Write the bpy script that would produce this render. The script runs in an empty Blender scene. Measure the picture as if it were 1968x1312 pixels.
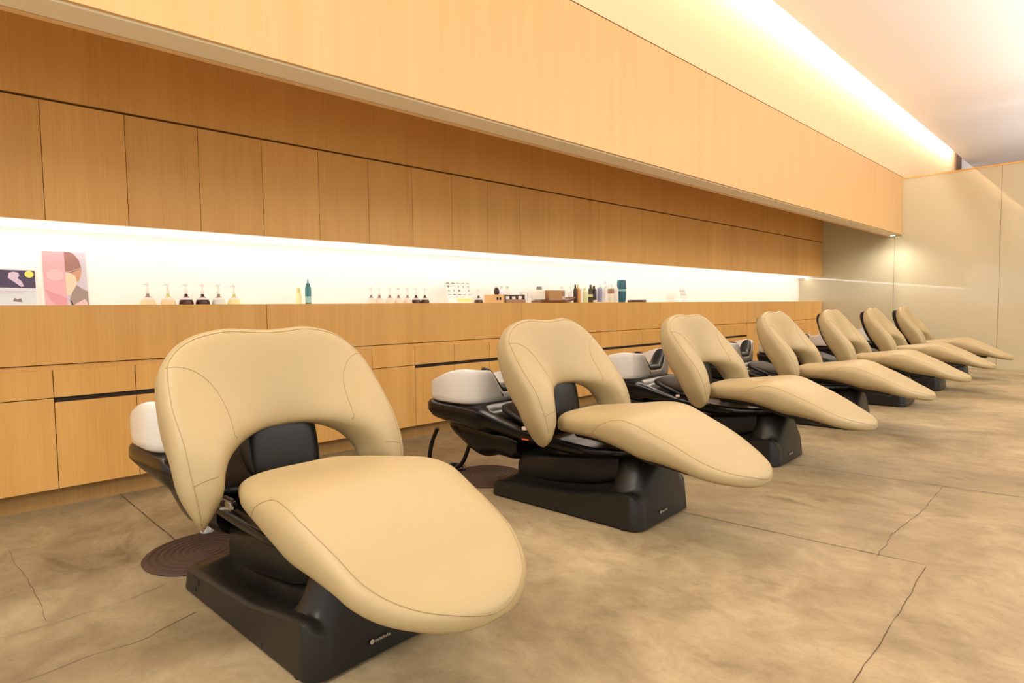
import bpy, bmesh, math, random
from mathutils import Vector, Matrix
random.seed(7)
C = bpy.context.scene.collection
PI = math.pi

# ------------------------------------------------------------------ materials
def new_mat(name):
    m = bpy.data.materials.new(name); m.use_nodes = True
    nt = m.node_tree
    return m, nt, nt.nodes['Principled BSDF']

def srgb(r, g, b):
    f = lambda c: (c/255/12.92) if c/255 <= .04045 else ((c/255+.055)/1.055)**2.4
    return (f(r), f(g), f(b), 1)

def plain(name, col, rough=.5, spec=.5, metal=0, bump=0, bscale=200, coat=0):
    m, nt, p = new_mat(name)
    p.inputs['Base Color'].default_value = col
    p.inputs['Roughness'].default_value = rough
    p.inputs['Specular IOR Level'].default_value = spec
    p.inputs['Metallic'].default_value = metal
    p.inputs['Coat Weight'].default_value = coat
    if bump:
        t = nt.nodes.new('ShaderNodeTexNoise'); t.inputs['Scale'].default_value = bscale
        t.inputs['Detail'].default_value = 4
        tc = nt.nodes.new('ShaderNodeTexCoord')
        nt.links.new(tc.outputs['Object'], t.inputs['Vector'])
        b = nt.nodes.new('ShaderNodeBump'); b.inputs['Strength'].default_value = bump
        b.inputs['Distance'].default_value = .002
        nt.links.new(t.outputs['Fac'], b.inputs['Height'])
        nt.links.new(b.outputs['Normal'], p.inputs['Normal'])
    return m

def emit(name, col, strength):
    m, nt, p = new_mat(name)
    p.inputs['Base Color'].default_value = (0, 0, 0, 1)
    p.inputs['Emission Color'].default_value = col
    p.inputs['Emission Strength'].default_value = strength
    return m

def wood(name, dark, light, rough=.42, vary=.05):
    m, nt, p = new_mat(name)
    N, L = nt.nodes.new, nt.links.new
    geo = N('ShaderNodeNewGeometry')
    def noise(sx, sz, scale, detail, rg):
        mp = N('ShaderNodeMapping'); mp.inputs['Scale'].default_value = (sx, sx, sz)
        L(geo.outputs['Position'], mp.inputs['Vector'])
        t = N('ShaderNodeTexNoise'); t.inputs['Scale'].default_value = scale
        t.inputs['Detail'].default_value = detail; t.inputs['Roughness'].default_value = rg
        L(mp.outputs['Vector'], t.inputs['Vector'])
        return t.outputs['Fac']
    a = noise(1, .05, 9, 3, .6)
    b = noise(1, .015, 130, 4, .7)
    mx = N('ShaderNodeMix'); mx.inputs['Factor'].default_value = .5
    L(a, mx.inputs[2]); L(b, mx.inputs[3])
    cr = N('ShaderNodeValToRGB')
    cr.color_ramp.elements[0].position = .30; cr.color_ramp.elements[0].color = dark
    cr.color_ramp.elements[1].position = .68; cr.color_ramp.elements[1].color = light
    L(mx.outputs[0], cr.inputs['Fac'])
    oi = N('ShaderNodeObjectInfo')
    mr = N('ShaderNodeMapRange'); mr.inputs['To Min'].default_value = 1-vary; mr.inputs['To Max'].default_value = 1+vary
    L(oi.outputs['Random'], mr.inputs['Value'])
    hs = N('ShaderNodeHueSaturation'); L(mr.outputs['Result'], hs.inputs['Value'])
    L(cr.outputs['Color'], hs.inputs['Color'])
    L(hs.outputs['Color'], p.inputs['Base Color'])
    p.inputs['Roughness'].default_value = rough
    p.inputs['Specular IOR Level'].default_value = .3
    bp = N('ShaderNodeBump'); bp.inputs['Strength'].default_value = .06; bp.inputs['Distance'].default_value = .001
    L(b, bp.inputs['Height']); L(bp.outputs['Normal'], p.inputs['Normal'])
    return m

def concrete(name):
    m, nt, p = new_mat(name)
    N, L = nt.nodes.new, nt.links.new
    geo = N('ShaderNodeNewGeometry')
    def noise(scale, detail, rg, st=(1, 1, 1), dist=0):
        mp = N('ShaderNodeMapping'); mp.inputs['Scale'].default_value = st
        mp.inputs['Location'].default_value = (3.7*scale % 5, 1.3, 0)
        L(geo.outputs['Position'], mp.inputs['Vector'])
        t = N('ShaderNodeTexNoise'); t.inputs['Scale'].default_value = scale
        t.inputs['Detail'].default_value = detail; t.inputs['Roughness'].default_value = rg
        t.inputs['Distortion'].default_value = dist
        L(mp.outputs['Vector'], t.inputs['Vector'])
        return t.outputs['Fac']
    def ramp(fac, p0, c0, p1, c1):
        cr = N('ShaderNodeValToRGB')
        cr.color_ramp.elements[0].position = p0; cr.color_ramp.elements[0].color = c0
        cr.color_ramp.elements[1].position = p1; cr.color_ramp.elements[1].color = c1
        L(fac, cr.inputs['Fac']); return cr.outputs['Color']
    base = ramp(noise(1.3, 8, .62, (1, .7, 1), .6), .32, srgb(121, 104, 76), .64, srgb(176, 158, 123))
    cloud = ramp(noise(8.5, 10, .74, (1.1, .75, 1), .6), .37, (.70, .67, .64, 1), .60, (1, 1, 1, 1))
    mm = N('ShaderNodeMix'); mm.data_type = 'RGBA'; mm.blend_type = 'MULTIPLY'; mm.inputs[0].default_value = .8
    L(base, mm.inputs[6]); L(cloud, mm.inputs[7])
    stain = ramp(noise(2.1, 9, .68, (1.5, .7, 1), .9), .585, (1, 1, 1, 1), .72, (.52, .48, .43, 1))
    m2 = N('ShaderNodeMix'); m2.data_type = 'RGBA'; m2.blend_type = 'MULTIPLY'; m2.inputs[0].default_value = .95
    L(mm.outputs[2], m2.inputs[6]); L(stain, m2.inputs[7])
    speck = ramp(noise(46, 4, .65), .60, (1, 1, 1, 1), .74, (.62, .58, .54, 1))
    m3 = N('ShaderNodeMix'); m3.data_type = 'RGBA'; m3.blend_type = 'MULTIPLY'; m3.inputs[0].default_value = .5
    L(m2.outputs[2], m3.inputs[6]); L(speck, m3.inputs[7])
    L(m3.outputs[2], p.inputs['Base Color'])
    p.inputs['Roughness'].default_value = .48
    p.inputs['Specular IOR Level'].default_value = .35
    bp = N('ShaderNodeBump'); bp.inputs['Strength'].default_value = .12; bp.inputs['Distance'].default_value = .003
    L(noise(25, 5, .6), bp.inputs['Height']); L(bp.outputs['Normal'], p.inputs['Normal'])
    return m

M = {}
M['wood'] = wood('oak_veneer', srgb(213, 157, 83), srgb(233, 182, 107))
M['wood_face'] = wood('oak_veneer_bulkhead', srgb(222, 177, 119), srgb(232, 190, 131), vary=.01)
M['wood_dark'] = wood('oak_plinth', srgb(152, 116, 66), srgb(176, 138, 84))
M['gap'] = plain('dark_recess', srgb(38, 22, 12), .8)
M['joint'] = plain('shadow_joint', srgb(112, 66, 28), .8)
M['white_wall'] = plain('niche_white', srgb(250, 240, 233), .35)
M['counter'] = plain('counter_white', srgb(240, 232, 215), .3)
M['ceiling'] = plain('ceiling_paint', srgb(244, 238, 238), .8)
M['cove_wall'] = plain('cove_paint', srgb(246, 216, 170), .6)
M['brown'] = plain('cove_end_brown', srgb(120, 88, 60), .7)
M['under'] = plain('bulkhead_underside', srgb(240, 228, 196), .5)
M['concrete'] = concrete('stained_concrete')
M['crack'] = plain('floor_crack', srgb(88, 64, 44), .9)
M['leather'] = plain('cream_leather', srgb(165, 145, 105), .46, .4, bump=.10, bscale=420)
M['seam'] = plain('cream_thread', srgb(153, 130, 91), .7)
M['gloss_black'] = plain('black_gloss_plastic', (.005, .004, .0035, 1), .22, .38)
M['satin_black'] = plain('black_satin_plastic', (.011, .0092, .007, 1), .40, .38, bump=.05, bscale=900)
M['black_leather'] = plain('black_leather', (.006, .005, .0045, 1), .36, .4, bump=.15, bscale=260)
M['ceramic'] = plain('white_ceramic', srgb(222, 215, 205), .12, .5, coat=.5)
M['rubber'] = plain('grey_neck_gel', (.014, .013, .012, 1), .35)
M['chrome'] = plain('chrome', (.42, .41, .40, 1), .22, .5, metal=1)
M['red'] = plain('orange_red_label', srgb(214, 92, 50), .5)
M['pale'] = plain('pale_plastic', srgb(230, 205, 190), .4)
M['emblem'] = plain('silver_print', srgb(168, 156, 140), .4)
M['mat'] = plain('brown_rubber_mat', srgb(72, 50, 39), .6, .3)
M['led_niche'] = emit('led_warm_white', (1, .93, .88, 1), 9.6)
M['led_cove'] = emit('led_cove_warm', (1, .90, .77, 1), 74)
M['led_spot'] = emit('led_spot', (1, .92, .75, 1), 30)

def glass_mat():
    m, nt, p = new_mat('frosted_glass')
    p.inputs['Base Color'].default_value = srgb(212, 199, 166)
    p.inputs['Roughness'].default_value = .35
    p.inputs['IOR'].default_value = 1.5
    p.inputs['Coat Weight'].default_value = 1
    p.inputs['Coat Roughness'].default_value = .035
    p.inputs['Coat IOR'].default_value = 1.7
    p.inputs['Specular IOR Level'].default_value = .5
    N, L = nt.nodes.new, nt.links.new
    tr = N('ShaderNodeBsdfTranslucent'); tr.inputs['Color'].default_value = srgb(222, 216, 184)
    mx = N('ShaderNodeMixShader'); mx.inputs['Fac'].default_value = .25
    L(p.outputs['BSDF'], mx.inputs[1]); L(tr.outputs['BSDF'], mx.inputs[2])
    L(mx.outputs['Shader'], nt.nodes['Material Output'].inputs['Surface'])
    return m
M['glass'] = glass_mat()

# ------------------------------------------------------------------ helpers
def obj(name, bm, mat, parent=None, smooth=None, loc=None):
    me = bpy.data.meshes.new(name)
    bm.to_mesh(me); bm.free()
    mats = mat if isinstance(mat, (list, tuple)) else [mat]
    for k in mats: me.materials.append(k)
    if smooth is not None:
        for p in me.polygons: p.use_smooth = True
        if smooth < 180: me.set_sharp_from_angle(angle=math.radians(smooth))
    o = bpy.data.objects.new(name, me); C.objects.link(o)
    if parent: o.parent = parent
    if loc: o.location = loc
    return o

def tag(o, label=None, cat=None, group=None, kind=None):
    if label: o['label'] = label
    if cat: o['category'] = cat
    if group: o['group'] = group
    if kind: o['kind'] = kind
    return o

def thing(name, label, cat, loc=(0, 0, 0), rz=0, group=None):
    o = bpy.data.objects.new(name, None); C.objects.link(o)
    o.location = loc; o.rotation_euler = (0, 0, rz); o.empty_display_size = .1
    return tag(o, label, cat, group)

def add_box(bm, x0, x1, y0, y1, z0, z1, bev=0, seg=2, mi=0):
    r = bmesh.ops.create_cube(bm, size=1)
    for v in r['verts']:
        v.co = Vector(((x0+x1)/2 + v.co.x*(x1-x0), (y0+y1)/2 + v.co.y*(y1-y0), (z0+z1)/2 + v.co.z*(z1-z0)))
    fs = set(f for v in r['verts'] for f in v.link_faces)
    for f in fs: f.material_index = mi
    if bev:
        es = list(set(e for v in r['verts'] for e in v.link_edges))
        bmesh.ops.bevel(bm, geom=es, offset=bev, segments=seg, affect='EDGES', profile=.5)
    return bm

def box(x0, x1, y0, y1, z0, z1, bev=0, seg=2):
    return add_box(bmesh.new(), x0, x1, y0, y1, z0, z1, bev, seg)

def loft(bm, rings, cap0=True, cap1=True, closed=True, mi=0):
    vs = [[bm.verts.new(p) for p in r] for r in rings]
    n = len(rings[0])
    for a, b in zip(vs, vs[1:]):
        for i in range(n if closed else n-1):
            j = (i+1) % n
            f = bm.faces.new((a[i], a[j], b[j], b[i])); f.material_index = mi
    if cap0: bm.faces.new(list(reversed(vs[0]))).material_index = mi
    if cap1: bm.faces.new(vs[-1]).material_index = mi
    return bm

def fix(bm):
    bmesh.ops.recalc_face_normals(bm, faces=bm.faces[:]); return bm

def lathe(bm, prof, cx=0, cy=0, cz=0, n=24, mi=0):
    rings = [[(cx+r*math.cos(2*PI*k/n), cy+r*math.sin(2*PI*k/n), cz+z) for k in range(n)] for r, z in prof]
    return loft(bm, rings, mi=mi)

def tube(bm, pts, r, n=8, mi=0):
    pts = [Vector(p) for p in pts]
    rings = []; up = Vector((0, 0, 1))
    for i, p in enumerate(pts):
        d = (pts[min(i+1, len(pts)-1)]-pts[max(i-1, 0)]).normalized()
        s = d.cross(up)
        if s.length < 1e-3: s = d.cross(Vector((1, 0, 0)))
        s.normalize(); t = s.cross(d).normalized()
        rings.append([p + r*(math.cos(2*PI*k/n)*s + math.sin(2*PI*k/n)*t) for k in range(n)])
    return loft(bm, rings, mi=mi)

def cr(pts, t):
    """Catmull-Rom through pts at float index t."""
    n = len(pts)-1
    i = min(max(int(math.floor(t)), 0), n-1); f = t-i
    P = lambda k: Vector(pts[min(max(k, 0), n)])
    a, b, c, d = P(i-1), P(i), P(i+1), P(i+2)
    return .5*((2*b)+(c-a)*f+(2*a-5*b+4*c-d)*f*f+(3*b-a-3*c+d)*f**3)

def lerp(x, xs, ys):
    if x <= xs[0]: return ys[0]
    if x >= xs[-1]: return ys[-1]
    for i in range(len(xs)-1):
        if x <= xs[i+1]:
            f = (x-xs[i])/(xs[i+1]-xs[i]); return ys[i]+(ys[i+1]-ys[i])*f
def smooth_lerp(x, xs, ys):
    if x <= xs[0]: return ys[0]
    if x >= xs[-1]: return ys[-1]
    for i in range(len(xs)-1):
        if x <= xs[i+1]:
            h = xs[i+1]-xs[i]; f = (x-xs[i])/h
            m = []
            for k in (i, i+1):
                if 0 < k < len(xs)-1:
                    m.append((ys[k+1]-ys[k-1])/(xs[k+1]-xs[k-1]))
                elif k == 0: m.append((ys[1]-ys[0])/(xs[1]-xs[0]))
                else: m.append((ys[-1]-ys[-2])/(xs[-1]-xs[-2]))
            return ((2*f**3-3*f**2+1)*ys[i]+(f**3-2*f**2+f)*h*m[0]+(-2*f**3+3*f**2)*ys[i+1]+(f**3-f**2)*h*m[1])
def sstep(a, b, x):
    f = min(max((x-a)/(b-a), 0), 1); return f*f*(3-2*f)
def spow(v, e): return math.copysign(abs(v)**e, v)

# ------------------------------------------------------------------ shampoo chair (local: -y towards the feet, +y towards the basin)
BO = [(.300, .018, .300), (.345, .052, .40), (.352, .095, .50), (.352, .165, .60), (.338, .222, .70), (.302, .252, .765),
      (.252, .264, .808), (.190, .264, .832), (.125, .259, .842), (.060, .251, .838), (0, .247, .835)]
BI = [(.300, .018, .300), (.246, .016, .385), (.228, .035, .445), (.205, .055, .480), (.170, .080, .505), (.135, .100, .520),
      (.105, .115, .528), (.080, .125, .533), (.050, .132, .536), (.025, .135, .537), (0, .136, .538)]
BH = [.056, .074, .080, .078, .066, .057, .048, .041, .036, .033, .032]     # half thickness
def back_station(t):
    """t in 0..20, 10 is the middle; inner point, outer point, half thickness, normal"""
    def IO(t):
        m = t > 10; s = 20-t if m else t
        s = max(s, 0.0)
        i, o = cr(BI, s), cr(BO, s)
        sg = 1 if m else -1
        i.x *= sg; o.x *= sg
        return i, o, s
    i, o, s = IO(t)
    a, b, _ = IO(max(t-.25, 0)); c, d, _ = IO(min(t+.25, 20))
    tan = ((c+d)-(a+b)).normalized()
    w = (o-i)
    if w.length < 1e-4: w = Vector((-tan.z, 0, tan.x))
    n = tan.cross(w).normalized()
    if n.y > 0: n = -n
    h = lerp(s, list(range(11)), BH)
    h *= min(1, math.sqrt(max(s, 0)/.45+.002))
    return i, o, h, n
def back_point(t, w, side=1, ex=.62):
    """w -1 (inner edge) .. 1 (outer edge), on the front (side 1) or back surface"""
    i, o, h, n = back_station(t)
    a = min(max(w, -1), 1)
    th = (1-abs(a)**(2/ex))**(ex/2)
    return (i+o)/2+(o-i)/2*a + n*h*th*side
def stations(n):
    T = []
    for k in range(n+1):
        f = k/n
        T.append(20*(.5-.5*math.cos(PI*f))*.35 + 20*f*.65)
    T[0] = .015; T[-1] = 19.985
    return T
def back_cushion():
    bm = bmesh.new(); rings = []
    K = 36
    for t in stations(90):
        i, o, h, n = back_station(t)
        mid, half = (i+o)/2, (o-i)/2
        ring = []
        for k in range(K):
            ph = 2*PI*k/K
            ring.append(mid + half*spow(math.cos(ph), .62) + n*h*spow(math.sin(ph), .62))
        rings.append(ring)
    return fix(loft(bm, rings))
def back_support():
    Z = [.355, .41, .50, .58, .68, .76, .80, .815]
    RY = [.15, .200, .262, .308, .345, .362, .350, .315]
    FY = [.100, .110, .126, .150, .185, .215, .24, .27]
    rings = []
    for k in range(40):
        z = .355+.46*k/39
        r, f = smooth_lerp(z, Z, RY), smooth_lerp(z, Z, FY)
        e = min(1, math.sqrt(max(.1, 1-((z-.585)/.235)**8)))
        m, h = (r+f)/2, (r-f)/2
        rings.append([(.118*e*spow(math.cos(2*PI*j/32), .38), m+h*spow(math.sin(2*PI*j/32), .5), z) for j in range(32)])
    return fix(loft(bmesh.new(), rings))
def back_seams():
    bm = bmesh.new()
    r = .0012
    pw = lambda t: lerp(20-t if t > 10 else t, [0, 1, 2.6, 4.6], [.05, .22, .60, .90])
    tube(bm, [back_point(t, pw(t)) for t in [.35+19.3*k/140 for k in range(141)]], r, 6)
    for sg in (0, 1):
        pts = []
        for k in range(25):
            f = k/24
            w = .90-1.80*f
            t = 4.35+1.25*math.sin(PI*min(f*1.05, 1))*.9-.55*f
            pts.append(back_point(20-t if sg else t, w))
        tube(bm, pts, r, 6)
        pts = []
        for k in range(11):
            f = k/10
            t = 1.25+.35*f
            pts.append(back_point(20-t if sg else t, .30-1.0*f))
        tube(bm, pts, r, 6)
    return fix(bm)

def seat_hw(y):
    if y > .0: return .193*math.sqrt(max(0, 1-(y/.0455)**2.6)) if y < .0455 else 0
    if y < -.61:
        f = (y+.61)/(-.826+.61); return .248*math.sqrt(max(0, 1-f**1.605)) if f < 1 else 0
    return smooth_lerp(y, [-.61, -.5, -.4, -.28, -.1, 0], [.248, .262, .272, .263, .228, .193])
def seat_zm(y): return smooth_lerp(y, [-.826, -.70, -.58, -.45, -.35, -.2, .06], [.256, .291, .336, .374, .398, .403, .385])
def seat_ht(y):
    h = smooth_lerp(y, [-.826, -.78, -.70, -.58, -.5, -.4, -.2, .06], [.030, .031, .042, .062, .075, .090, .062, .046])
    if y > .0: h *= math.sqrt(max(.02, 1-(max(0, y)/.0465)**2.4))
    if y < -.78: h *= math.sqrt(max(.03, 1-((-.78-y)/.0475)**2))
    return h
def seat_ring(y, K=44, sx=1, sz=1, dz=0):
    hw, zm, ht = seat_hw(y)*sx, seat_zm(y)+dz, seat_ht(y)*sz
    ring = []
    for k in range(K):
        ph = 2*PI*k/K
        c, s = spow(math.cos(ph), .55), spow(math.sin(ph), .72)
        x = c*hw; z = zm+ht*s
        if s > 0 and y > -.4: z -= .008*s*math.exp(-(x/.12)**2)*sstep(-.42, -.15, y)*sstep(.045, -.06, y)
        ring.append((x, y, z))
    return ring
def seat_ys(n=72):
    return [.0452-.871*(.5-.5*math.cos(PI*k/n))*.6-.871*(k/n)*.4 for k in range(n+1)]
def seat_cushion():
    return fix(loft(bmesh.new(), [seat_ring(y) for y in seat_ys()]))
def seat_surf(y, ph):
    hw, zm, ht = seat_hw(y), seat_zm(y), seat_ht(y)
    return Vector((spow(math.cos(ph), .55)*hw, y, zm+ht*spow(math.sin(ph), .72)))
def seat_seams():
    bm = bmesh.new()
    ys = [-.12-.7055*(1-(1-k/90)**2.4) for k in range(91)]
    pts = [seat_surf(y, PI-math.radians(-38+72*sstep(0, 13, k)**.8)) for k, y in enumerate(ys)]
    pts += [Vector((-q.x, q.y, q.z)) for q in reversed(pts)]
    tube(bm, pts, .0013, 6)
    return fix(bm)
def seat_pan():
    bm = bmesh.new(); rings = []
    for k in range(31):
        y = -.02-.58*k/30
        hw = seat_hw(y)*.60; zb = seat_zm(y)-seat_ht(y)
        t = .016 if 0 < k < 30 else .004
        rings.append([(spow(math.cos(2*PI*j/20), .4)*hw, y, zb+.004-t*.6+t*spow(math.sin(2*PI*j/20), .5)) for j in range(20)])
    return fix(loft(bm, rings))

def base_h(u, y):
    zc = lerp(y, [-.39, -.32, -.075, .22, .40], [.15, .145, .10, .082, .07])
    a = abs(u)
    inner = zc+.055*max(0, 1-a)**1.0*sstep(.40, .30, y) - .030*math.exp(-((a-.58)/.22)**2)*sstep(.36, .1, y)
    if a > .96: inner = zc-.006*(a-.96)/.04
    hump = .312*max(0, 1-a**2.0)**.62
    f = sstep(-.13-.07*a*a, -.26-.06*a*a, y)
    fr = math.sqrt(max(0, 1-max(0, (-.30-y)/.105)**2.2)) if y < -.30 else 1
    return max(inner*(1 if y > -.36 else sstep(-.41, -.36, y)*.4+.6), hump*f*(.55+.45*fr))
def base_cover():
    bm = bmesh.new()
    NX, NY = 36, 56
    ys = [.405-.80*j/NY for j in range(NY+1)]
    def hw(y):
        b = lerp(y, [-.39, .40], [.222, .236])
        if y > .36: b -= .05*(1-math.sqrt(max(0, 1-((y-.36)/.046)**2)))
        if y < -.35: b -= .05*(1-math.sqrt(max(0, 1-((-.35-y)/.046)**2)))
        return b
    us = [math.sin(PI/2*(2*i/NX-1))*.5+(2*i/NX-1)*.5 for i in range(NX+1)]
    g = [[bm.verts.new((u*hw(y)*.985, y, max(.03, base_h(u, y)))) for u in us] for y in ys]
    for j in range(NY):
        for i in range(NX):
            bm.faces.new((g[j][i], g[j][i+1], g[j+1][i+1], g[j+1][i]))
    rim = [g[0][i] for i in range(NX+1)]+[g[j][NX] for j in range(1, NY+1)]+[g[NY][i] for i in range(NX-1, -1, -1)]+[g[j][0] for j in range(NY-1, 0, -1)]
    lo = []
    for v in rim:
        s = 1.02
        lo.append(bm.verts.new((v.co.x*s, v.co.y*1.012+(-.004 if v.co.y < 0 else .004), .008)))
    n = len(rim)
    for k in range(n):
        bm.faces.new((rim[k], rim[(k+1) % n], lo[(k+1) % n], lo[k]))
    bm.faces.new(lo)
    return fix(bm)
def hull(st, n, ex, dish):
    Y = [q[0] for q in st][::-1]
    col = lambda k: [q[k] for q in st][::-1]
    rings = []
    for k in range(n):
        y = st[0][0]+(st[-1][0]-st[0][0])*k/(n-1)
        hw = smooth_lerp(y, Y, col(1)); zt = lerp(y, Y, col(2)); zb = smooth_lerp(y, Y, col(3))
        zm, h = (zt+zb)/2, (zt-zb)/2
        ring = []
        for j in range(40):
            ph = 2*PI*j/40
            c, s = spow(math.cos(ph), ex), spow(math.sin(ph), ex)
            tap = 1 if s > -.1 else 1-.22*((-.1-s)/.9)**1.2
            z = zm+h*s
            if dish and s > .9 and y < .46: z -= .026*sstep(.94, .80, abs(c))*sstep(.46, .42, y)
            ring.append((c*hw*tap, y, z))
        rings.append(ring)
    return rings
def body_hull():
    bm = bmesh.new()
    loft(bm, hull([(.862, .22, .425, .35), (.85, .25, .43, .325), (.82, .268, .432, .312), (.74, .272, .432, .303), (.60, .27, .432, .292),
          (.47, .264, .430, .275), (.44, .256, .418, .290), (.36, .238, .388, .282), (.25, .220, .352, .268), (.12, .206, .328, .252),
          (-.02, .196, .312, .242), (-.16, .19, .305, .248), (-.28, .16, .312, .265), (-.36, .10, .31, .285)], 64, .34, True))
    loft(bm, hull([(.80, .145, .32, .262), (.775, .165, .32, .235), (.70, .175, .32, .190), (.62, .178, .32, .145), (.56, .178, .32, .132), (.46, .175, .30, .155), (.36, .17, .30, .150), (.30, .16, .28, .16)], 34, .4, False))
    return fix(bm)
def rim_z(x, y):
    z = smooth_lerp(y, [.46, .55, .66, .76, .87], [.588, .600, .580, .545, .512])
    d = .118*(1-sstep(.055, .165, abs(x)))*sstep(.62, .53, y)
    return z-d
def basin():
    bm = bmesh.new(); n = 96
    def plan(f, s):
        ph = 2*PI*f
        return spow(math.cos(ph), .5)*.278*s, .672+spow(math.sin(ph), .62)*(.205*s)
    def ring(s, zf, jn=0):
        out = []
        for k in range(n):
            x, y = plan(k/n, s)
            X, Y = plan(k/n, 1)
            out.append((x, y, zf(X, Y)))
        return out
    rings = [ring(.90, lambda x, y: .424), ring(.96, lambda x, y: .426), ring(.99, lambda x, y: .436),
             ring(1.0, lambda x, y: .46),
             ring(1.0, lambda x, y: rim_z(x, y)-.030), ring(.998, lambda x, y: rim_z(x, y)-.010), ring(.985, lambda x, y: rim_z(x, y)-.002),
             ring(.965, lambda x, y: rim_z(x, y)), ring(.94, lambda x, y: rim_z(x, y)-.003), ring(.92, lambda x, y: rim_z(x, y)-.014),
             ring(.86, lambda x, y: .46+.2*(rim_z(x, y)-.46)), ring(.72, lambda x, y: .442), ring(.3, lambda x, y: .438), ring(.05, lambda x, y: .436)]
    return fix(loft(bm, rings))
def neck_rest():
    bm = bmesh.new(); rings = []
    for k in range(33):
        x = -.158+.316*k/32
        yc = .528
        z = rim_z(x*.94, .47)+.012
        e = math.sqrt(max(.05, 1-(abs(x)/.160)**6))
        rings.append([(x, yc+.050*e*spow(math.cos(2*PI*j/16), .7)-.01, z+(.028*e)*spow(math.sin(2*PI*j/16), .8)) for j in range(16)])
    return fix(loft(bm, rings))
def slab(p0, p1, hw, th, K=12, bulge=.0):
    """padded slab from p0 (y,z) to p1 (y,z), half width hw, thickness th"""
    bm = bmesh.new(); rings = []
    d = Vector((0, p1[0]-p0[0], p1[1]-p0[1])); n = Vector((0, -d.z, d.y)).normalized()
    for k in range(K+1):
        f = k/K
        e = min(1, math.sqrt(max(.03, 1-(abs(2*f-1))**8)))
        c = Vector((0, p0[0], p0[1]))+d*f+n*bulge*math.sin(PI*f)
        rings.append([c+Vector((hw*e*spow(math.cos(2*PI*j/24), .35), 0, 0))+n*th/2*e*spow(math.sin(2*PI*j/24), .5) for j in range(24)])
    return fix(loft(bm, rings))
def lift_arm():
    bm = bmesh.new(); rings = []
    for y, z0, z1, hw in [(.335, .07, .16, .11), (.30, .07, .20, .125), (.10, .09, .22, .125), (-.10, .12, .25, .12), (-.24, .16, .275, .11)]:
        zm, h = (z0+z1)/2, (z1-z0)/2
        rings.append([(hw*spow(math.cos(2*PI*j/24), .3), y, zm+h*spow(math.sin(2*PI*j/24), .3)) for j in range(24)])
    return fix(loft(bm, rings))
def emblem():
    bm = bmesh.new()
    y0 = -.4075
    b = bmesh.ops.create_cone(bm, cap_ends=True, segments=20, radius1=.0062, radius2=.0062, depth=.0016)
    bmesh.ops.rotate(bm, verts=b['verts'], matrix=Matrix.Rotation(PI/2, 3, 'X'))
    bmesh.ops.translate(bm, verts=b['verts'], vec=(-.052, y0, .050))
    x = -.043
    for k, (w, h) in enumerate([(.004, .007), (.0035, .007), (.004, .007), (.004, .007), (.004, .0085), (.004, .007), (.003, .010), (.004, .007)]):
        add_box(bm, x, x+.0013, y0-.0006, y0+.001, .0455, .0455+h)
        add_box(bm, x+w-.0013, x+w, y0-.0006, y0+.001, .0455, .0455+min(h, .007))
        add_box(bm, x, x+w, y0-.0006, y0+.001, .0455+(.0055 if k % 2 else 0), .0455+(.007 if k % 2 else .0014))
        x += w+.0022
    return fix(bm)

def make_chair(label):
    t = thing('shampoo_chair', label, 'salon chair', group='cream reclining shampoo chairs')
    obj('backrest', back_cushion(), M['leather'], t, 180)
    bs = t.children[0]
    obj('seam', back_seams(), M['seam'], bs, 180)
    obj('back_support', back_support(), M['black_leather'], t, 60)
    s = obj('seat', seat_cushion(), M['leather'], t, 180, (-.014, 0, 0))
    obj('seam', seat_seams(), M['seam'], s, 180)
    obj('seat_pan', seat_pan(), M['satin_black'], t, 50, (-.014, 0, 0))
    b = obj('base', base_cover(), M['satin_black'], t, 42)
    obj('emblem', emblem(), M['emblem'], b)
    for nm, c in (('side_vent', (-.2340, -.225, .270, .318, .049, .063)), ('side_slot', (-.2358, -.228, .290, .310, .022, .036)), ('side_slot', (-.2280, -.220, -.16, -.150, .014, .026))):
        bm = bmesh.new(); add_box(bm, *c, .0006)
        obj(nm, bm, M['gap'], b)
    for sx in (-1, 1):
        for y in (-.33, .33):
            bm = bmesh.new(); lathe(bm, [(.018, 0), (.020, .004), (.020, .012)], sx*.205, y, 0, 16)
            obj('foot', fix(bm), M['pale' if (sx > 0 and y < 0) else 'satin_black'], b, 40)
    bd = obj('body', body_hull(), M['gloss_black'], t, 50)
    obj('lift_arm', lift_arm(), M['satin_black'], t, 50)
    obj('back_pad', slab((.415, .425), (.16, .335), .185, .035), M['black_leather'], t, 60)
    bw = obj('basin', basin(), M['ceramic'], t, 70)
    obj('neck_rest', neck_rest(), M['rubber'], bw, 60)
    for sx in (-1, 1):
        bm = box(sx*.212-.008, sx*.212+.008, .19, .212, .336, .352, .003)
        tag(obj('latch', bm, M['pale'], bd, 40), 'small pale latch on the black rim')
    bm = box(-.2145, -.2060, .178, .216, .290, .296)
    tag(obj('sticker', bm, M['red'], bd), 'orange-red sticker')
    for sx in (-1, 1):
        bm = bmesh.new()
        tube(bm, [(sx*.205, .115, .345), (sx*.215, .085, .362), (sx*.20, .06, .352)], .007)
        tube(bm, [(sx*.215, .11, .322), (sx*.20, .05, .334)], .005)
        add_box(bm, sx*.2-.010, sx*.2+.010, .06, .10, .325, .350, .003)
        obj('hinge_bracket', fix(bm), M['chrome'], t, 40)
    return t

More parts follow.
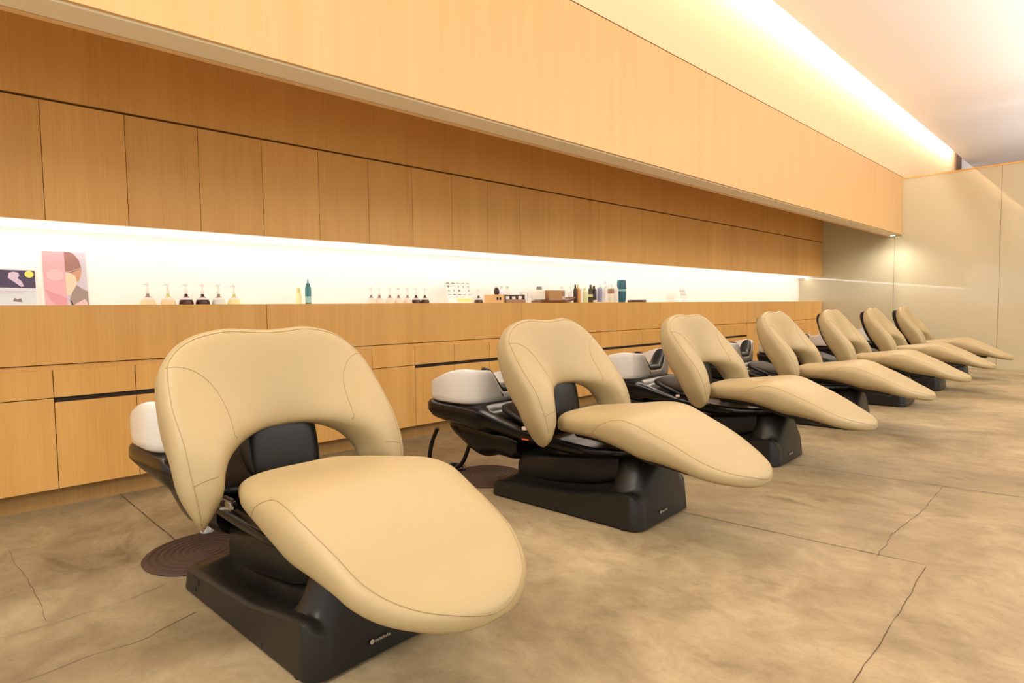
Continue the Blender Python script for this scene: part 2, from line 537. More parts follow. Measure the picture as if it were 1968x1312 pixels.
CHX = [.786, 2.135, 3.470, 4.81, 6.12, 7.43, 8.71]
CHL = ['cream shampoo chair nearest the camera, beside the brown ribbed floor mat',
       'cream shampoo chair with a black hose on the floor, second from the camera',
       'cream shampoo chair third from the camera, basin dark neck rest visible behind the second backrest',
       'cream shampoo chair in the middle of the row, fourth from the camera',
       'cream shampoo chair fifth from the camera, third from the frosted glass wall',
       'cream shampoo chair second from the frosted glass wall, far end of the row',
       'cream shampoo chair farthest away, last before the frosted glass wall']
ROT = math.radians(3.2)
proto = make_chair(CHL[0])
proto.location = (CHX[0], 1.73, 0); proto.rotation_euler.z = ROT
def dup(root, loc, rz, label):
    r = root.copy(); C.objects.link(r); r.location = loc; r.rotation_euler = (0, 0, rz); r['label'] = label
    for ch in list(root.children):
        c = ch.copy(); C.objects.link(c); c.parent = r
        for g in list(ch.children):
            d = g.copy(); C.objects.link(d); d.parent = c
    return r
chairs = [proto]
for x, lb in zip(CHX[1:], CHL[1:]):
    chairs.append(dup(proto, (x, 1.73, 0), ROT, lb))
# black hose of the second chair, lying on the floor
hp = [(-.23, .80, .27), (-.24, .84, .18), (-.235, .86, .08), (-.17, .86, .014), (-.06, .80, .011), (.0, .86, .011), (-.02, .93, .011), (-.10, .90, .012),
      (-.12, .82, .022), (-.13, .72, .08), (-.13, .66, .19)]
bm = bmesh.new(); tube(bm, [cr(hp, k*.125) for k in range(81)], .011, 8)
obj('hose', fix(bm), M['gloss_black'], chairs[1], 60)
# pale knob beside the first chair
bm = bmesh.new(); lathe(bm, [(.024, 0), (.026, .006), (.022, .012), (.020, .022), (.012, .030), (.002, .032)], 0, 0, 0, 20)
k = thing('floor_pedal', 'small pale knob on the floor behind the nearest chair', 'knob', (.735, 2.56, 0))
bm2 = bmesh.new(); lathe(bm2, [(.030, 0), (.030, .010), (.024, .012)], 0, 0, 0, 20)
obj('pedal_base', fix(bm2), M['satin_black'], k, 40)
for v in bm.verts: v.co.z += .011
obj('pedal_cap', fix(bm), M['ceramic'], k, 60)

# round brown mats
def mat_mesh():
    prof = [(.205, 0), (.208, .004), (.204, .008)]
    r = .198
    while r > .03:
        prof += [(r, .0085), (r-.004, .011), (r-.012, .011), (r-.016, .0085), (r-.020, .0085)]
        r -= .024
    prof += [(.004, .0085)]
    bm = bmesh.new(); lathe(bm, prof, 0, 0, 0, 56)
    return fix(bm)
m1 = obj('floor_mat', mat_mesh(), M['mat'], None, 30); m1.location = (.675, 2.375, 0)
tag(m1, 'round brown ribbed rubber mat on the floor behind the nearest chair', 'mat', 'round floor mats')
m2 = m1.copy(); C.objects.link(m2); m2.location = (2.06, 2.36, 0)
tag(m2, 'round brown ribbed rubber mat behind the base of the second chair', 'mat')

# ------------------------------------------------------------------ the room
XL, XG, YC = -3.0, 10.06, 3.40
fl = tag(obj('floor', box(XL, 15, -5, 3.9, -.1, 0), M['concrete']), kind='structure')
def crack(pts, w, jit=.004):
    bm = bmesh.new(); P = []
    for a, b in zip(pts, pts[1:]):
        a, b = Vector((*a, 0)), Vector((*b, 0)); n = max(2, int((b-a).length/.03))
        for k in range(n): P.append(a.lerp(b, k/n))
    P.append(Vector((*pts[-1], 0)))
    L, R = [], []; jj = 0
    for i, p in enumerate(P):
        d = (P[min(i+1, len(P)-1)]-P[max(i-1, 0)]).normalized(); s = Vector((-d.y, d.x, 0))
        jj = jj*.7+random.uniform(-jit, jit)*.55; c = p+s*jj; ww = w*random.uniform(.3, .9)
        L.append(bm.verts.new(c+s*ww+Vector((0, 0, .0012)))); R.append(bm.verts.new(c-s*ww+Vector((0, 0, .0012))))
    for i in range(len(P)-1): bm.faces.new((R[i], R[i+1], L[i+1], L[i]))
    return fix(bm)
for pts, w, j in [([(.600, 3.44), (.615, 2.9), (.632, 2.40)], .004, .001), ([(2.29, 1.35), (2.36, .75), (2.40, .46)], .0022, .001),
                  ([(3.39, 1.45), (3.50, .6), (3.58, .1)], .0025, .0015), ([(1.40, .425), (2.38, .457)], .0016, .006),
                  ([(2.36, .595), (2.60, .62), (3.0, .603), (3.49, .617)], .0014, .008),
                  ([(.05, 1.852), (.133, 1.855), (.247, 1.869), (.336, 1.854), (.377, 1.86), (.414, 1.88), (.51, 1.915)], .0016, .003),
                  ([(.05, 2.15), (.179, 2.143), (.29, 2.149), (.375, 2.15), (.502, 2.191)], .0009, .003),
                  ([(.148, 2.93), (.161, 2.677), (.176, 2.394), (.183, 2.17)], .0009, .006),
                  ([(5.4, 1.3), (5.5, .3)], .0025, .0015)]:
    tag(obj('floor_joint', crack(pts, w, j), M['crack'], fl), 'thin dark crack or joint in the concrete')

tag(obj('wall_back', box(XL, XG, 3.76, 3.90, 0, 2.75), M['white_wall']), kind='structure')
tag(obj('wall_upper', box(XL, XG, YC, 3.76, 1.863, 2.70), M['wood']), kind='structure')
bh = tag(obj('wall_bulkhead', box(XL, XG-.005, 2.334, 2.516, 1.876, 2.688), M['wood_face']), kind='structure')
obj('underside_panel', box(XL, XG-.03, 2.352, 2.492, 1.868, 1.877), M['under'], bh)
obj('edge_strip', box(XL, XG-.03, 2.496, 2.516, 1.862, 1.876), M['wood_face'], bh)
tag(obj('wall_cove', box(XL, 13.5, 2.334, 2.516, 2.695, 3.735), M['cove_wall']), kind='structure')
tag(obj('trim_1', box(XL, XG, 2.337, 2.516, 2.687, 2.695), M['joint']), kind='structure')
tag(obj('ceiling_alcove', box(XL, XG, 2.516, 3.90, 2.70, 2.78), M['ceiling']), kind='structure')
tag(obj('ceiling', box(XL, 14.3, -5, 2.18, 3.45, 3.53), M['ceiling']), kind='structure')
tag(obj('ceiling_slot', box(XL, 14.3, 2.05, 2.52, 3.74, 3.80), M['ceiling']), kind='structure')
tag(obj('trim_2', box(13.505, 14.0, 2.31, 2.516, 2.695, 3.735), M['brown']), kind='structure')
tag(obj('wall_far', box(14.3, 14.4, -5, 3.9, 0, 3.8), M['ceiling']), kind='structure')
tag(obj('baseboard_back', box(XL, XG, 3.45, 3.48, 0, .093), M['wood_dark']), kind='structure')
# frosted glass end wall: panes with a slim top rail
gw = tag(bpy.data.objects.new('wall_right', None), kind='structure'); C.objects.link(gw)
ed = [3.76, 2.424, 1.226, .03, -1.17, -2.37, -3.57, -4.77]
for a, b in zip(ed, ed[1:]):
    obj('glass_pane', box(XG, XG+.012, b+.002, a-.002, 0.004, 2.668), M['glass'], gw)
for y in ed[1:-1]:
    obj('joint_strip', box(XG+.002, XG+.010, y-.0019, y+.0019, .004, 2.668), M['brown'], gw)
obj('top_rail', box(XG-.004, XG+.018, -4.77, 2.334, 2.668, 2.688), M['wood'], gw)

# ------------------------------------------------------------------ cabinets
UJ = [-1.66, -1.32, -.985, -.65, -.313, .025, .361, .684, 1.01, 1.338, 1.672, 2.007, 2.341, 2.679, 3.022, 3.363, 3.703, 4.036, 4.379, 4.721, 5.057, 5.393, 5.73, 6.066, 6.404, 6.74, 7.076, 7.41,
      7.745, 8.085, 8.42, 8.75, 9.065, 9.40, 9.73, 10.055]
cuts = [-1.66, .361, 2.341, 4.379, 6.404, 8.42, 10.055]
names = ['oak wall cabinet run over the pink poster, cropped by the frame', 'oak wall cabinet above the first six pump bottles',
         'oak wall cabinet above the wooden boxes and white card', 'oak wall cabinet above the row of coloured bottles',
         'oak wall cabinet above the small white card stand', 'oak wall cabinet ending at the frosted glass wall']
names = ['oak wall cabinet above the printed leaflet, cropped by the left frame edge', 'oak wall cabinet above the pink poster and first pump bottles',
         'oak wall cabinet above the tilted white card and wooden boxes', 'oak wall cabinet above the coloured bottle row and small card stand',
         'oak wall cabinet above the bare stretch of counter', 'oak wall cabinet ending at the frosted glass wall']
for (a, b), nm in zip(zip(cuts, cuts[1:]), names):
    t = thing('wall_cabinet', nm, 'cabinet', ((a+b)/2, YC, 1.32), group='oak wall cabinets over the niche')
    cx = (a+b)/2
    obj('carcass', box(a-cx, b-cx, .021, .36, .004, .535), M['joint'], t)
    obj('bottom_panel', box(a-cx, b-cx, .0205, .36, 0, .004), M['counter'], t)
    js = [x for x in UJ if a-1e-6 <= x <= b+1e-6]
    for p, q in zip(js, js[1:]):
        obj('door', box(p+.0011-cx, q-.0011-cx, 0, .02, 0, .532, .0008, 1), M['wood'], t)
BM = [(-.70, 1.335, [-.70, -.32, .018], [(.018, .356, 0), (.356, .68, 1), (.68, 1.005, 1), (1.005, 1.335, 1)], 'oak base cabinet behind the nearest chair, cropped by the left frame edge'),
      (1.335, 3.375, [1.335, 2.003], [(2.003, 2.335, 0), (2.335, 2.678, 1), (2.678, 3.02, 1), (3.02, 3.375, 1)], 'oak base cabinet between the nearest and second chairs'),
      (3.375, 5.414, [], [(3.375, 3.715, 1), (3.715, 4.05, 1), (4.05, 4.39, 1), (4.39, 4.728, 1), (4.728, 5.08, 1), (5.08, 5.414, 1)], 'oak base cabinet between the second and third chairs'),
      (5.414, 7.43, [], [(5.414, 5.75, 1), (5.75, 6.08, 1), (6.08, 6.42, 1), (6.42, 6.76, 1), (6.76, 7.09, 1), (7.09, 7.43, 1)], 'oak base cabinet between the third and fourth chairs'),
      (7.43, 9.40, [7.43, 8.09], [(8.09, 8.42, 0), (8.42, 8.75, 0), (8.75, 9.08, 0), (9.08, 9.40, 0)], 'oak base cabinet behind the fourth and fifth chairs'),
      (9.40, 10.055, [9.40, 10.055], [], 'narrow oak base cabinet ending at the frosted glass wall')]
for a, b, tall, dr, nm in BM:
    cx = (a+b)/2
    t = thing('base_cabinet', nm, 'cabinet', (cx, YC, 0), group='oak base cabinets under the counter')
    obj('carcass', box(a-cx, b-cx, .045, .355, .095, .876), M['joint'], t)
    obj('apron_panel', box(a+.0015-cx, b-.0015-cx, 0, .02, .667, .937, .0008, 1), M['wood'], t)
    obj('finger_rail', box(a-cx, b-cx, .012, .044, .638, .663), M['wood'], t)
    for p, q in zip(tall, tall[1:]):
        obj('tall_door', box(p+.0015-cx, q-.0015-cx, 0, .02, .093, .662, .0008, 1), M['wood'], t)
    for p, q, s in dr:
        obj('drawer', box(p+.0015-cx, q-.0015-cx, 0, .02, .515, .641, .0008, 1), M['wood'], t)
        obj('door', box(p+.0015-cx, q-.0015-cx, 0, .02, .093, .492 if s else .511, .0008, 1), M['wood'], t)
    if any(s for _, _, s in dr):
        x0 = min(p for p, q, s in dr if s); x1 = max(q for p, q, s in dr if s)
        tag(obj('grip_recess', box(x0-cx, x1-cx, .010, .044, .488, .520), M['gap'], t), 'dark recessed grip slot')
tag(obj('countertop', box(XL, XG-.002, YC+.022, 3.758, .880, .900), M['counter']), 'long pale counter running in the lit niche under the wall cabinets', 'countertop')

# ------------------------------------------------------------------ lamps
ls = obj('light_strip', box(XL, XG-.02, 3.60, 3.64, 1.306, 1.3195), M['led_niche'])
tag(ls, 'glowing white light strip under the oak wall cabinets', 'lamp')
cs = obj('cove_lamp', box(XL, 13.2, 2.255, 2.295, 3.66, 3.685), M['led_cove'])
tag(cs, 'glowing warm strip in the ceiling slot above the oak bulkhead', 'lamp')
dl = thing('downlight', 'small downlight in the bulkhead end by the frosted glass', 'lamp', (9.95, 2.425, 1.868))
bm = bmesh.new(); lathe(bm, [(.045, 0), (.045, -.006), (.032, -.008), (.030, -.002)], 0, 0, 0, 24); obj('ring', fix(bm), M['ceramic'], dl, 40)
bm = bmesh.new(); lathe(bm, [(.028, -.004), (.028, -.007)], 0, 0, 0, 24); obj('lamp_face', fix(bm), M['led_spot'], dl)

def area(name, loc, sx, sy, power, col, rot=(0, 0, 0)):
    l = bpy.data.lights.new(name, 'AREA'); l.shape = 'RECTANGLE'; l.size = sx; l.size_y = sy
    l.energy = power; l.color = col
    o = bpy.data.objects.new(name, l); C.objects.link(o); o.location = loc; o.rotation_euler = rot
    return o
WARM = (1, .95, .87)
for x, pw_ in ((-.5, 66), (2.6, 84), (5.7, 120), (8.6, 150)):  # added soft fill lamps out of view, sized and graded for even light
    area('ceiling_fill_light', (x, .2, 3.44), 1.6, .6, 4, WARM)
    area('ceiling_fill_light', (x, -2.7, 3.44), 2.4, 3.6, pw_, WARM)
area('ceiling_fill_light', (-1.6, 1.2, 3.44), 1.4, .8, 90, WARM)  # extra unseen lamp added to brighten the left of the floor
sp = bpy.data.lights.new('downlight_beam', 'SPOT'); sp.energy = 40; sp.color = (1, .95, .88); sp.spot_size = math.radians(165); sp.spot_blend = 1; sp.shadow_soft_size = .10
so = bpy.data.objects.new('downlight_beam', sp); C.objects.link(so); so.location = (9.74, 2.40, 1.835)
ul = area('ceiling_fill_uplight', (6.0, -.55, 1.75), 13, .3, 112, (1, .91, .88), (PI-math.radians(24), 0, 0)); ul.data.spread = math.radians(95)  # unseen uplight added to brighten the ceiling

w = bpy.data.worlds.new('world'); bpy.context.scene.world = w; w.use_nodes = True
w.node_tree.nodes['Background'].inputs['Color'].default_value = (1, .97, .91, 1)
w.node_tree.nodes['Background'].inputs['Strength'].default_value = 1.22

# ------------------------------------------------------------------ things on the counter (counter surface z = .900)
ZC, YI = .9005, 3.58
def gm(name, rgb, rough=.35):
    if name not in M: M[name] = plain(name, srgb(*rgb), rough)
    return M[name]
gm('pump_white', (250, 248, 240)); gm('neck_grey', (150, 140, 126)); gm('highlight_pink', (250, 224, 216))
gm('liquid_dark', (64, 28, 20), .2); gm('liquid_peach', (250, 222, 176)); gm('liquid_pale', (226, 230, 222)); gm('liquid_yellow', (250, 238, 170)); gm('liquid_cream', (252, 236, 214)); gm('liquid_brown', (70, 44, 26), .2)
gm('neck_green', (206, 212, 130))
def pump_bottle(label, x, col, neck='neck_grey', group='round pump bottles in the lit niche', rz=0, s=1, y=YI):
    t = thing('pump_bottle', label, 'bottle', (x, y, ZC), rz, group)
    bm = bmesh.new()
    lathe(bm, [(.020*s, 0), (.033*s, .002), (.036*s, .010), (.036*s, .046), (.034*s, .056), (.031*s, .064)], n=24)
    obj('bottle', fix(bm), M[col], t, 60)
    bm = bmesh.new(); lathe(bm, [(.0312*s, .064), (.026*s, .071), (.019*s, .076)], n=24); obj('highlight_band', fix(bm), M['highlight_pink'], t, 60)  # pale pink ring paints a highlight onto the bottle shoulder
    bm = bmesh.new(); lathe(bm, [(.0192*s, .076), (.014*s, .080), (.0085, .084), (.0075, .098)], n=20); obj('shoulder', fix(bm), M[col if 'dark' in col or 'brown' in col else neck], t, 60)
    bm = bmesh.new(); lathe(bm, [(.0095, .096), (.0095, .112), (.005, .114), (.004, .138), (.010, .139), (.010, .150), (.008, .153)], n=20)
    tube(bm, [(0, 0, .1455), (-.016, -.006, .147), (-.024, -.009, .140)], .0042)
    obj('pump', fix(bm), M['pump_white'], t, 50)
    return t
ord6 = ['liquid_peach', 'liquid_peach', 'liquid_dark', 'liquid_dark', 'liquid_pale', 'liquid_yellow']
lab6 = ['peach pump bottle closest to the pink poster', 'peach pump bottle with greenish neck, second from the pink poster', 'dark brown pump bottle, third from the pink poster',
        'dark brown pump bottle, fourth from the pink poster', 'pale grey pump bottle, fifth from the pink poster', 'pale yellow pump bottle, sixth from the pink poster']
for x, c, lb, nk in zip((.789, .884, .972, 1.055, 1.139, 1.223), ord6, lab6, ('neck_grey', 'neck_green', 'neck_grey', 'neck_grey', 'neck_grey', 'neck_green')):
    pump_bottle(lb, x, c, nk, 'pump bottles right of the pink poster')
lab7 = ['pale pump bottle first of the row beyond the teal spray bottle', 'pale pump bottle second of the row beyond the teal spray bottle', 'pale pump bottle third of the row beyond the teal spray bottle',
        'pale pump bottle fourth of the row beyond the teal spray bottle', 'pale pump bottle next to the dark pair, fifth beyond the teal spray bottle',
        'brown pump bottle beside the pale pump row, before the tilted white card', 'brown pump bottle closer to the tilted white card, of the dark pair']
for x, lb, c in zip((2.114, 2.178, 2.260, 2.332, 2.406, 2.480, 2.557), lab7, ['liquid_cream']*5+['liquid_brown']*2):
    pump_bottle(lb, x, c, 'neck_grey', 'pump bottles between teal bottle and white card', s=.92)
pump_bottle('single brown pump bottle between the tilted white card and the wooden box', 3.072, 'liquid_brown', s=.95)

def quad_poly(bm, pts, y, th=.0006):
    """flat printed patch in the x-z plane, facing -y"""
    a = [bm.verts.new((x, y, z)) for x, z in pts]; b = [bm.verts.new((x, y-th, z)) for x, z in pts]
    n = len(a)
    bm.faces.new(b); bm.faces.new(list(reversed(a)))
    for k in range(n): bm.faces.new((a[k], a[(k+1) % n], b[(k+1) % n], b[k]))
def ell(cx, cz, rx, rz, n=24, a0=0, a1=2*PI):
    return [(cx+rx*math.cos(a0+(a1-a0)*k/n), cz+rz*math.sin(a0+(a1-a0)*k/n)) for k in range(n)]
def patch(name, pts, y, mat, parent):
    bm = bmesh.new(); quad_poly(bm, pts, y); return obj(name, fix(bm), mat, parent)

# pink poster: frosted board with a printed portrait
gm('print_pink', (244, 186, 194)); gm('print_pink_pale', (248, 204, 206)); gm('print_lilac', (226, 214, 228)); gm('print_brown', (172, 124, 112)); gm('print_tan', (222, 168, 132))
gm('print_skin', (250, 226, 196)); gm('print_grey', (168, 146, 138)); gm('print_dark', (84, 54, 56)); gm('board_white', (254, 252, 248)); gm('print_rose', (236, 164, 176))
t = thing('poster', 'tall pink poster of a person in a brown cap, leaning on the niche wall', 'poster', (.45, 3.60, ZC))
t.rotation_euler = (math.radians(-7), 0, 0)
obj('board', box(-.093, .095, 0, .006, 0, .307, .001), M['board_white'], t)
PW = lambda x: -.086+.172*x
PZ = lambda z: .010+.292*z
pp = lambda L: [(PW(x), PZ(z)) for x, z in L]
patch('print', pp([(0, 0), (1, 0), (1, 1), (0, 1)]), -.0002, M['print_lilac'], t)
patch('portrait_cap', pp([(.50, .66), (.56, .66), (.72, .70), (.88, .74), (.84, .86), (.72, .97), (.62, 1.0), (.50, 1.0)]), -.0010, M['print_brown'], t)
patch('portrait_hair', pp([(.50, .68), (.62, .63), (.80, .70), (.89, .73), (.86, .60), (.80, .50), (.74, .49), (.70, .60), (.60, .66)]), -.0014, M['print_tan'], t)
patch('portrait_face', pp([(.50, .64), (.62, .64), (.72, .60), (.76, .48), (.70, .38), (.62, .28), (.50, .26)]), -.0018, M['print_skin'], t)
patch('portrait_coat', pp([(.74, .44), (.90, .36), (1, .33), (1, .02), (.62, .02), (.56, .18), (.62, .30)]), -.0022, M['print_grey'], t)
patch('portrait_collar', pp([(.66, .10), (.80, .16), (.92, .20), (.98, .12), (.90, .02), (.70, .02)]), -.0026, M['print_pink_pale'], t)
patch('portrait_strap', pp([(.57, .17), (.61, .17), (.68, .02), (.65, .02)]), -.0030, M['print_dark'], t)
patch('tint_panel', pp([(0, 0), (.50, 0), (.50, 1), (0, 1)]), -.0010, M['print_pink'], t)
patch('tint_glow', pp(ell(.27, .60, .20, .10)), -.0018, M['print_pink_pale'], t)
patch('tint_sweep', pp([(.02, .36), (.5, .22), (.5, .05), (.30, .06), (.12, .20)]), -.0018, M['print_rose'], t)
# leaflet with a dark product photo and a yellow dot
gm('print_purple', (72, 56, 88)); gm('print_blue', (72, 148, 190)); gm('print_yellow', (246, 240, 110)); gm('print_ice', (226, 232, 236)); gm('print_lav', (224, 202, 226)); gm('print_mid', (150, 118, 110))
t = thing('leaflet', 'white printed leaflet with dark photo and yellow dot, beside the pink poster', 'leaflet', (.25, 3.60, ZC))
t.rotation_euler = (math.radians(-8), 0, 0)
obj('sheet', box(-.130, .090, 0, .003, 0, .212, .0006), M['board_white'], t)
patch('text_field', [(-.126, .008), (.083, .008), (.083, .118), (-.126, .118)], -.0002, M['print_ice'], t)
patch('photo', [(-.126, .124), (.083, .120), (.083, .205), (-.126, .207)], -.0002, M['print_purple'], t)
patch('photo_figure', [(-.012, .192), (.004, .198), (.022, .194), (.026, .180), (.018, .168), (.032, .154), (.040, .130), (.030, .126), (.004, .150), (-.016, .168)], -.0010, M['print_lav'], t)
patch('photo_bottle', [(-.072, .136), (-.048, .134), (-.044, .170), (-.054, .180), (-.070, .176)], -.0010, M['print_blue'], t)
patch('yellow_dot', ell(.062, .187, .017, .0165), -.0010, M['print_yellow'], t)
patch('swatch', [(-.004, .058), (.030, .054), (.026, .072), (.012, .066), (.002, .074)], -.0010, M['print_mid'], t)
patch('swatch', [(-.092, .060), (-.060, .058), (-.064, .078), (-.086, .074)], -.0010, M['print_mid'], t)
for k, z in enumerate((.104, .096, .036, .028)):
    patch('text_line', [(-.060+.01*k, z), (.050-.012*k, z), (.050-.012*k, z+.003), (-.060+.01*k, z+.003)], -.0010, M['print_lav'], t)

# small bottles
def simple_bottle(name, label, x, prof, mat, capprof, capmat, group=None, y=YI, n=20, extra=None):
    t = thing(name, label, 'bottle', (x, y, ZC), 0, group)
    bm = bmesh.new(); lathe(bm, prof, n=n); obj('bottle', fix(bm), mat, t, 50)
    bm = bmesh.new(); lathe(bm, capprof, n=n); obj('cap', fix(bm), capmat, t, 50)
    if extra:
        z0, z1, r, m, nm = extra
        bm = bmesh.new(); lathe(bm, [(r, z0), (r+.0004, z0+.001), (r+.0004, z1-.001), (r, z1)], n=n); obj(nm, fix(bm), m, t, 50)
    return t
gm('teal', (62, 128, 138), .25); gm('teal_pale', (168, 210, 208)); gm('yellow_pale', (248, 246, 190)); gm('yellow_cap', (236, 226, 140)); gm('amber', (232, 160, 84)); gm('olive', (78, 66, 42)); gm('umber', (58, 38, 28))
gm('green_pale', (226, 228, 170)); gm('lavender', (160, 160, 186)); gm('ivory', (250, 242, 220)); gm('tan_box', (196, 148, 96)); gm('box_wood', (238, 190, 124)); gm('tray_brown', (112, 60, 30)); gm('tray_dark', (92, 70, 56)); gm('lip_brown', (176, 130, 106)); gm('off_white', (252, 248, 240)); gm('lilac_white', (238, 234, 248)); gm('teal_deep', (48, 104, 116), .25)
simple_bottle('tube_bottle', 'short pale yellow bottle just left of the teal spray bottle', 1.606, [(.014, 0), (.0175, .003), (.0175, .098), (.012, .108)], M['yellow_pale'], [(.011, .108), (.011, .130), (.008, .138)], M['yellow_cap'])
simple_bottle('spray_bottle', 'slim teal spray bottle with pointed nozzle, alone beside the yellow bottle', 1.668, [(.016, 0), (.0185, .003), (.0185, .138), (.015, .146)], M['teal'],
              [(.0125, .146), (.0125, .164), (.006, .168), (.004, .184), (.0015, .195)], M['teal'], extra=(.045, .085, .0187, M['teal_pale'], 'label'))
# tilted white colour card
gm('sw1', (196, 190, 180)); gm('sw2', (120, 108, 96)); gm('sw3', (238, 244, 150)); gm('sw4', (170, 196, 170))
def card(label, x, w, h, rows, rz):
    t = thing('card_stand', label, 'card', (x, 3.57, ZC+.003), rz)
    t.rotation_euler = (math.radians(-14), 0, rz)
    obj('sheet', box(-w/2, w/2, 0, .003, 0, h, .0006), M['board_white'], t)
    bm = bmesh.new(); bm_pts = [(0, .003, h*.7), (0, .05, .012)]
    add_box(bm, -w*.2, w*.2, .003, .006, .01, h*.6); obj('back_strut', bm, M['board_white'], t)
    return t
t = card('tilted white card with small swatches, leaning before the single brown pump bottle', 2.895, .240, .222, 0, 0)
for r, z in enumerate((.190, .160, .128, .100)):
    for c in range(5):
        if (r*5+c) % 7 == 6: continue
        x = -.098+c*.049
        patch('swatch', [(x-.014, z), (x+.014, z), (x+.014, z+(.007 if r in (0, 3) else .016)), (x-.014, z+(.007 if r in (0, 3) else .016))] if r in (0, 3) else ell(x, z+.008, .008, .009, 12), -.0004, M[('sw2', 'sw2', 'sw4', 'sw1')[(r+c) % 4] if c < 3 else 'sw1'], t)
patch('yellow_field', [(-.03, .046), (.118, .046), (.118, .074), (-.03, .074)], -.0004, M['sw3'], t)
t = card('small white card stand alone on the far counter', 6.21, .20, .205, 0, .15)
for r, z in enumerate((.165, .125)):
    for c in range(4):
        patch('swatch', ell(-.062+c*.04, z, .011, .013, 12), -.0004, M['sw1'], t)

# wooden box with two holes, oval bottle on it
t = thing('wooden_box', 'light wooden box with two round holes, dark oval bottle standing on it', 'box', (3.242, YI, ZC))
obj('box_body', box(-.066, .066, -.05, .05, 0, .105, .002), M['box_wood'], t)
for x in (-.012, .018):
    bm = bmesh.new(); quad_poly(bm, ell(x, .072, .0115, .0125), -.0502, .0006); obj('hole', fix(bm), M['gap'], t)
t = thing('oval_bottle', 'dark brown oval bottle on top of the light wooden box', 'bottle', (3.266, YI, ZC+.1055))
bm = bmesh.new(); lathe(bm, [(.012, 0), (.021, .006), (.0235, .025), (.019, .045), (.010, .058)], n=22); obj('bottle', fix(bm), M['umber'], t, 70)
bm = bmesh.new(); lathe(bm, [(.008, .058), (.008, .070), (.005, .074)], n=16); tube(bm, [(0, 0, .070), (-.018, -.004, .071), (-.024, -.005, .063)], .003); obj('pump', fix(bm), M['pump_white'], t, 50)
# compartment tray
t = thing('divided_tray', 'brown divided tray holding small white packets, next to the wooden box', 'tray', (3.424, YI, ZC))
bm = bmesh.new()
add_box(bm, -.112, .112, -.06, .06, 0, .006); add_box(bm, -.112, .112, -.06, -.055, .006, .062)
add_box(bm, -.112, .112, .055, .06, .006, .106); add_box(bm, -.112, -.107, -.055, .055, .006, .106); add_box(bm, .107, .112, -.055, .055, .006, .106)
for x in (-.04, .034): add_box(bm, x-.002, x+.002, -.055, .055, .006, .098)
obj('tray_body', bm, M['tray_dark'], t); obj('front_lip', box(-.112, .112, -.0635, -.0602, .004, .066), M['lip_brown'], t)
for x, z in ((-.076, .08), (-.006, .078), (.066, .082), (.052, .055)):
    bm = box(x-.02, x+.02, -.045 if z > .06 else -.053, -.02 if z > .06 else -.0455, .007, z+.012, .002)
    o = obj('paper_packet', bm, M['off_white']); o.location = (3.424, YI, ZC)
    tag(o, 'small white packet standing in the brown divided tray', 'packet', 'white packets in the divided tray')
for x, m, lb in ((3.345, 'off_white', 'white spray bottle behind the divided tray, closest to the wooden box'), (3.404, 'lilac_white', 'lilac white spray bottle behind the middle of the divided tray'), (3.478, 'ivory', 'ivory spray bottle behind the far end of the divided tray')):
    simple_bottle('spray_bottle', lb, x, [(.018, 0), (.021, .004), (.021, .135), (.012, .152)], M[m], [(.010, .152), (.010, .172), (.016, .178), (.014, .198)], M['pump_white'], 'white spray bottles behind the tray', y=3.675)
for k, (x, w, h) in enumerate(((3.572, .05, .135), (3.622, .042, .12))):
    o = obj('carton', box(x-w/2, x+w/2, 3.555, 3.605, ZC, ZC+h, .001), M['off_white'])
    tag(o, ['small white carton beside the divided tray, the taller of two', 'small white carton, lower one of two beyond the divided tray'][k], 'box', 'white cartons beside the tray')
# serving tray with box and bottles
t = thing('serving_tray', 'dark brown tray with an upturned end, carrying bottles and a tan box', 'tray', (3.92, YI, ZC))
bm = bmesh.new()
prof = [(-.232, .030), (-.215, .046), (-.18, .052), (.12, .052), (.17, .056), (.205, .066), (.232, .082)]
rings = [[(x, -.085, z-.008), (x, .085, z-.008), (x, .085, z+.006), (x, -.085, z+.006)] for x, z in prof]
loft(bm, rings); obj('tray_plate', fix(bm), M['tray_brown'], t, 40)
obj('tray_foot', box(-.16, .14, -.07, .07, 0, .0435), M['tray_brown'], t)
ZT = ZC+.0585
o = obj('tan_carton', box(3.836, 4.014, YI-.05, YI+.05, ZT, ZT+.088, .001), M['tan_box']); tag(o, 'tan cardboard box in the middle of the dark brown tray', 'box')
def tall(label, x, z, r, h, m, capm, caph=.02, y=YI, lab=None, grp='coloured bottles beyond the tray', pr=None):
    t = thing('toiletry_bottle', label, 'bottle', (x, y, z), 0, grp)
    bm = bmesh.new(); lathe(bm, pr or [(r*.85, 0), (r, .004), (r, h*.86), (r*.75, h*.93), (r*.5, h*.95)], n=20); obj('bottle', fix(bm), M[m], t, 50)
    bm = bmesh.new(); lathe(bm, [(r*.5, h*.95), (r*.5, h), (r*.42, h+caph)], n=16); obj('cap', fix(bm), M[capm], t, 50)
    if lab:
        z0, z1, lm = lab
        bm = bmesh.new(); lathe(bm, [(r, z0*h), (r+.0005, z0*h+.001), (r+.0005, z1*h-.001), (r, z1*h)], n=20); obj('label', fix(bm), M[lm], t, 50)
    return t
tall('wide cream bottle with a dark tip on the near end of the brown tray', 3.768, ZT+.004, .052, .092, 'ivory', 'neck_grey', .024)
tall('cream bottle with a brown label at the upturned end of the brown tray', 4.05, ZT+.004, .030, .105, 'ivory', 'pump_white', .018, lab=(.30, .78, 'lip_brown'), y=YI-.01)
tall('white bottle just past the upturned end of the brown tray', 4.185, ZC, .024, .16, 'off_white', 'pump_white')
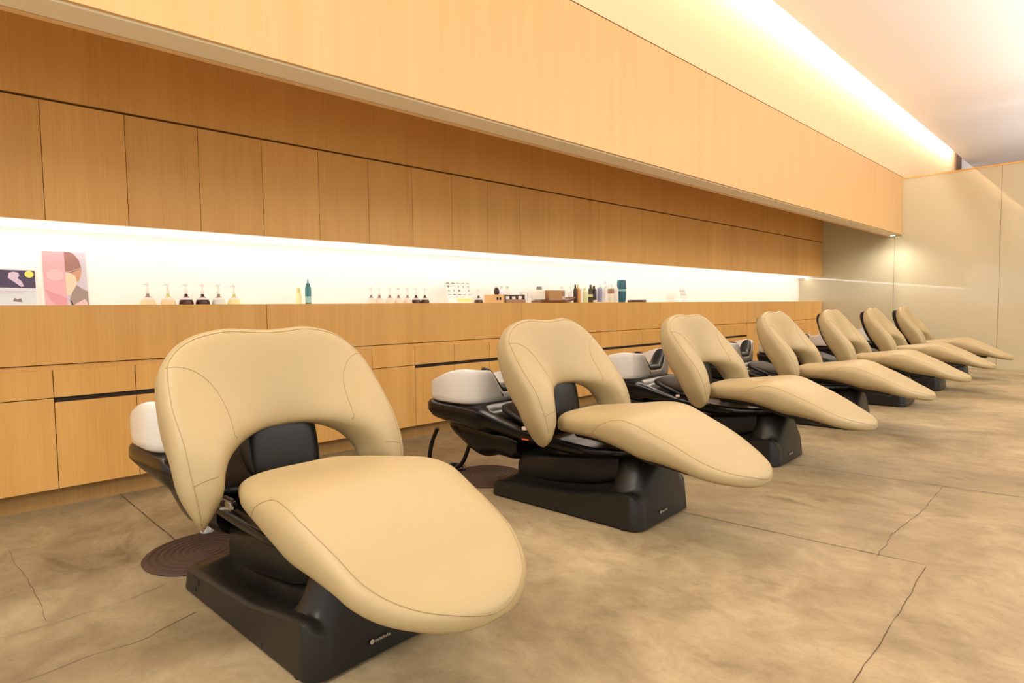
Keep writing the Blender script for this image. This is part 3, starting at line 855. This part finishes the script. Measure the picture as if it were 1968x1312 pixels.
R5 = [('dark brown bottle leading the coloured row, touching the amber one', 4.254, .018, .18, 'umber', 'umber', .025, None),
      ('amber orange bottle in the coloured row, after the dark brown one', 4.295, .021, .18, 'amber', 'yellow_cap', .028, None),
      ('white slim bottle between the amber and pale green bottles', 4.338, .017, .15, 'off_white', 'pump_white', .02, None),
      ('pale yellow-green bottle in the middle of the coloured row', 4.388, .029, .155, 'green_pale', 'green_pale', .020, None),
      ('dark olive bottle with pale label, first of the dark pair', 4.478, .023, .185, 'olive', 'olive', .022, (.48, .62, 'green_pale')),
      ('dark brown bottle with pale label, second of the dark pair', 4.530, .026, .178, 'umber', 'olive', .018, (.22, .34, 'ivory')),
      ('lavender grey bottle with white foot after the dark pair', 4.620, .026, .195, 'lavender', 'off_white', .014, (.02, .22, 'off_white')),
      ('tall white bottle after the lavender grey bottle', 4.704, .024, .225, 'off_white', 'lilac_white', .022, None),
      ('ivory bottle with a brown patch near the top', 4.798, .032, .20, 'ivory', 'pump_white', .022, (.62, .86, 'lip_brown')),
      ('white slim bottle beside the big teal bottle', 4.882, .024, .20, 'off_white', 'pump_white', .02, None)]
for lb, x, r, h, m, cm, chh, lab in R5: tall(lb, x, ZC, r, h, m, cm, chh, lab=lab)
t = thing('toiletry_bottle', 'big teal bottle with a pale label, last of the coloured row', 'bottle', (4.976, YI, ZC), 0, 'coloured bottles beyond the tray')
bm = bmesh.new(); lathe(bm, [(.034, .035), (.042, .055), (.046, .09), (.047, .20), (.046, .252), (.042, .262)], n=22); obj('bottle', fix(bm), M['teal_deep'], t, 50)
bm = bmesh.new(); lathe(bm, [(.030, 0), (.034, .003), (.034, .036)], n=20); obj('cap', fix(bm), M['off_white'], t, 50)
bm = bmesh.new(); lathe(bm, [(.047, .150), (.0476, .151), (.0476, .168), (.047, .169)], n=22); obj('label', fix(bm), M['teal_pale'], t, 50)
t = thing('soap_dish', 'low dark dish lying past the big teal bottle', 'dish', (5.20, YI-.03, ZC))
bm = bmesh.new(); lathe(bm, [(.07, 0), (.088, .01), (.098, .054), (.094, .062), (.08, .058)], n=28); obj('dish_bowl', fix(bm), M['tray_dark'], t, 50)


# ------------------------------------------------------------------ camera
cam = bpy.data.cameras.new('camera'); co = bpy.data.objects.new('camera', cam); C.objects.link(co)
cam.sensor_width = 36; cam.lens = 36*1142.6/1968; cam.clip_start = .05
yaw, pitch, roll = math.radians(43.8), math.radians(-3.27), math.radians(-.72)
F = Vector((math.sin(yaw)*math.cos(pitch), math.cos(yaw)*math.cos(pitch), math.sin(pitch)))
R0 = Vector((math.cos(yaw), -math.sin(yaw), 0)); U0 = R0.cross(F)
R = R0*math.cos(roll)+U0*math.sin(roll); U = -R0*math.sin(roll)+U0*math.cos(roll)
co.matrix_world = Matrix(((R.x, U.x, -F.x, 0), (R.y, U.y, -F.y, 0), (R.z, U.z, -F.z, .9), (0, 0, 0, 1)))
sc = bpy.context.scene; sc.camera = co
sc.view_settings.view_transform = 'Standard'; sc.view_settings.look = 'None'
sc.view_settings.gamma = 1; sc.view_settings.use_curve_mapping = False
sc.view_settings.exposure = 0
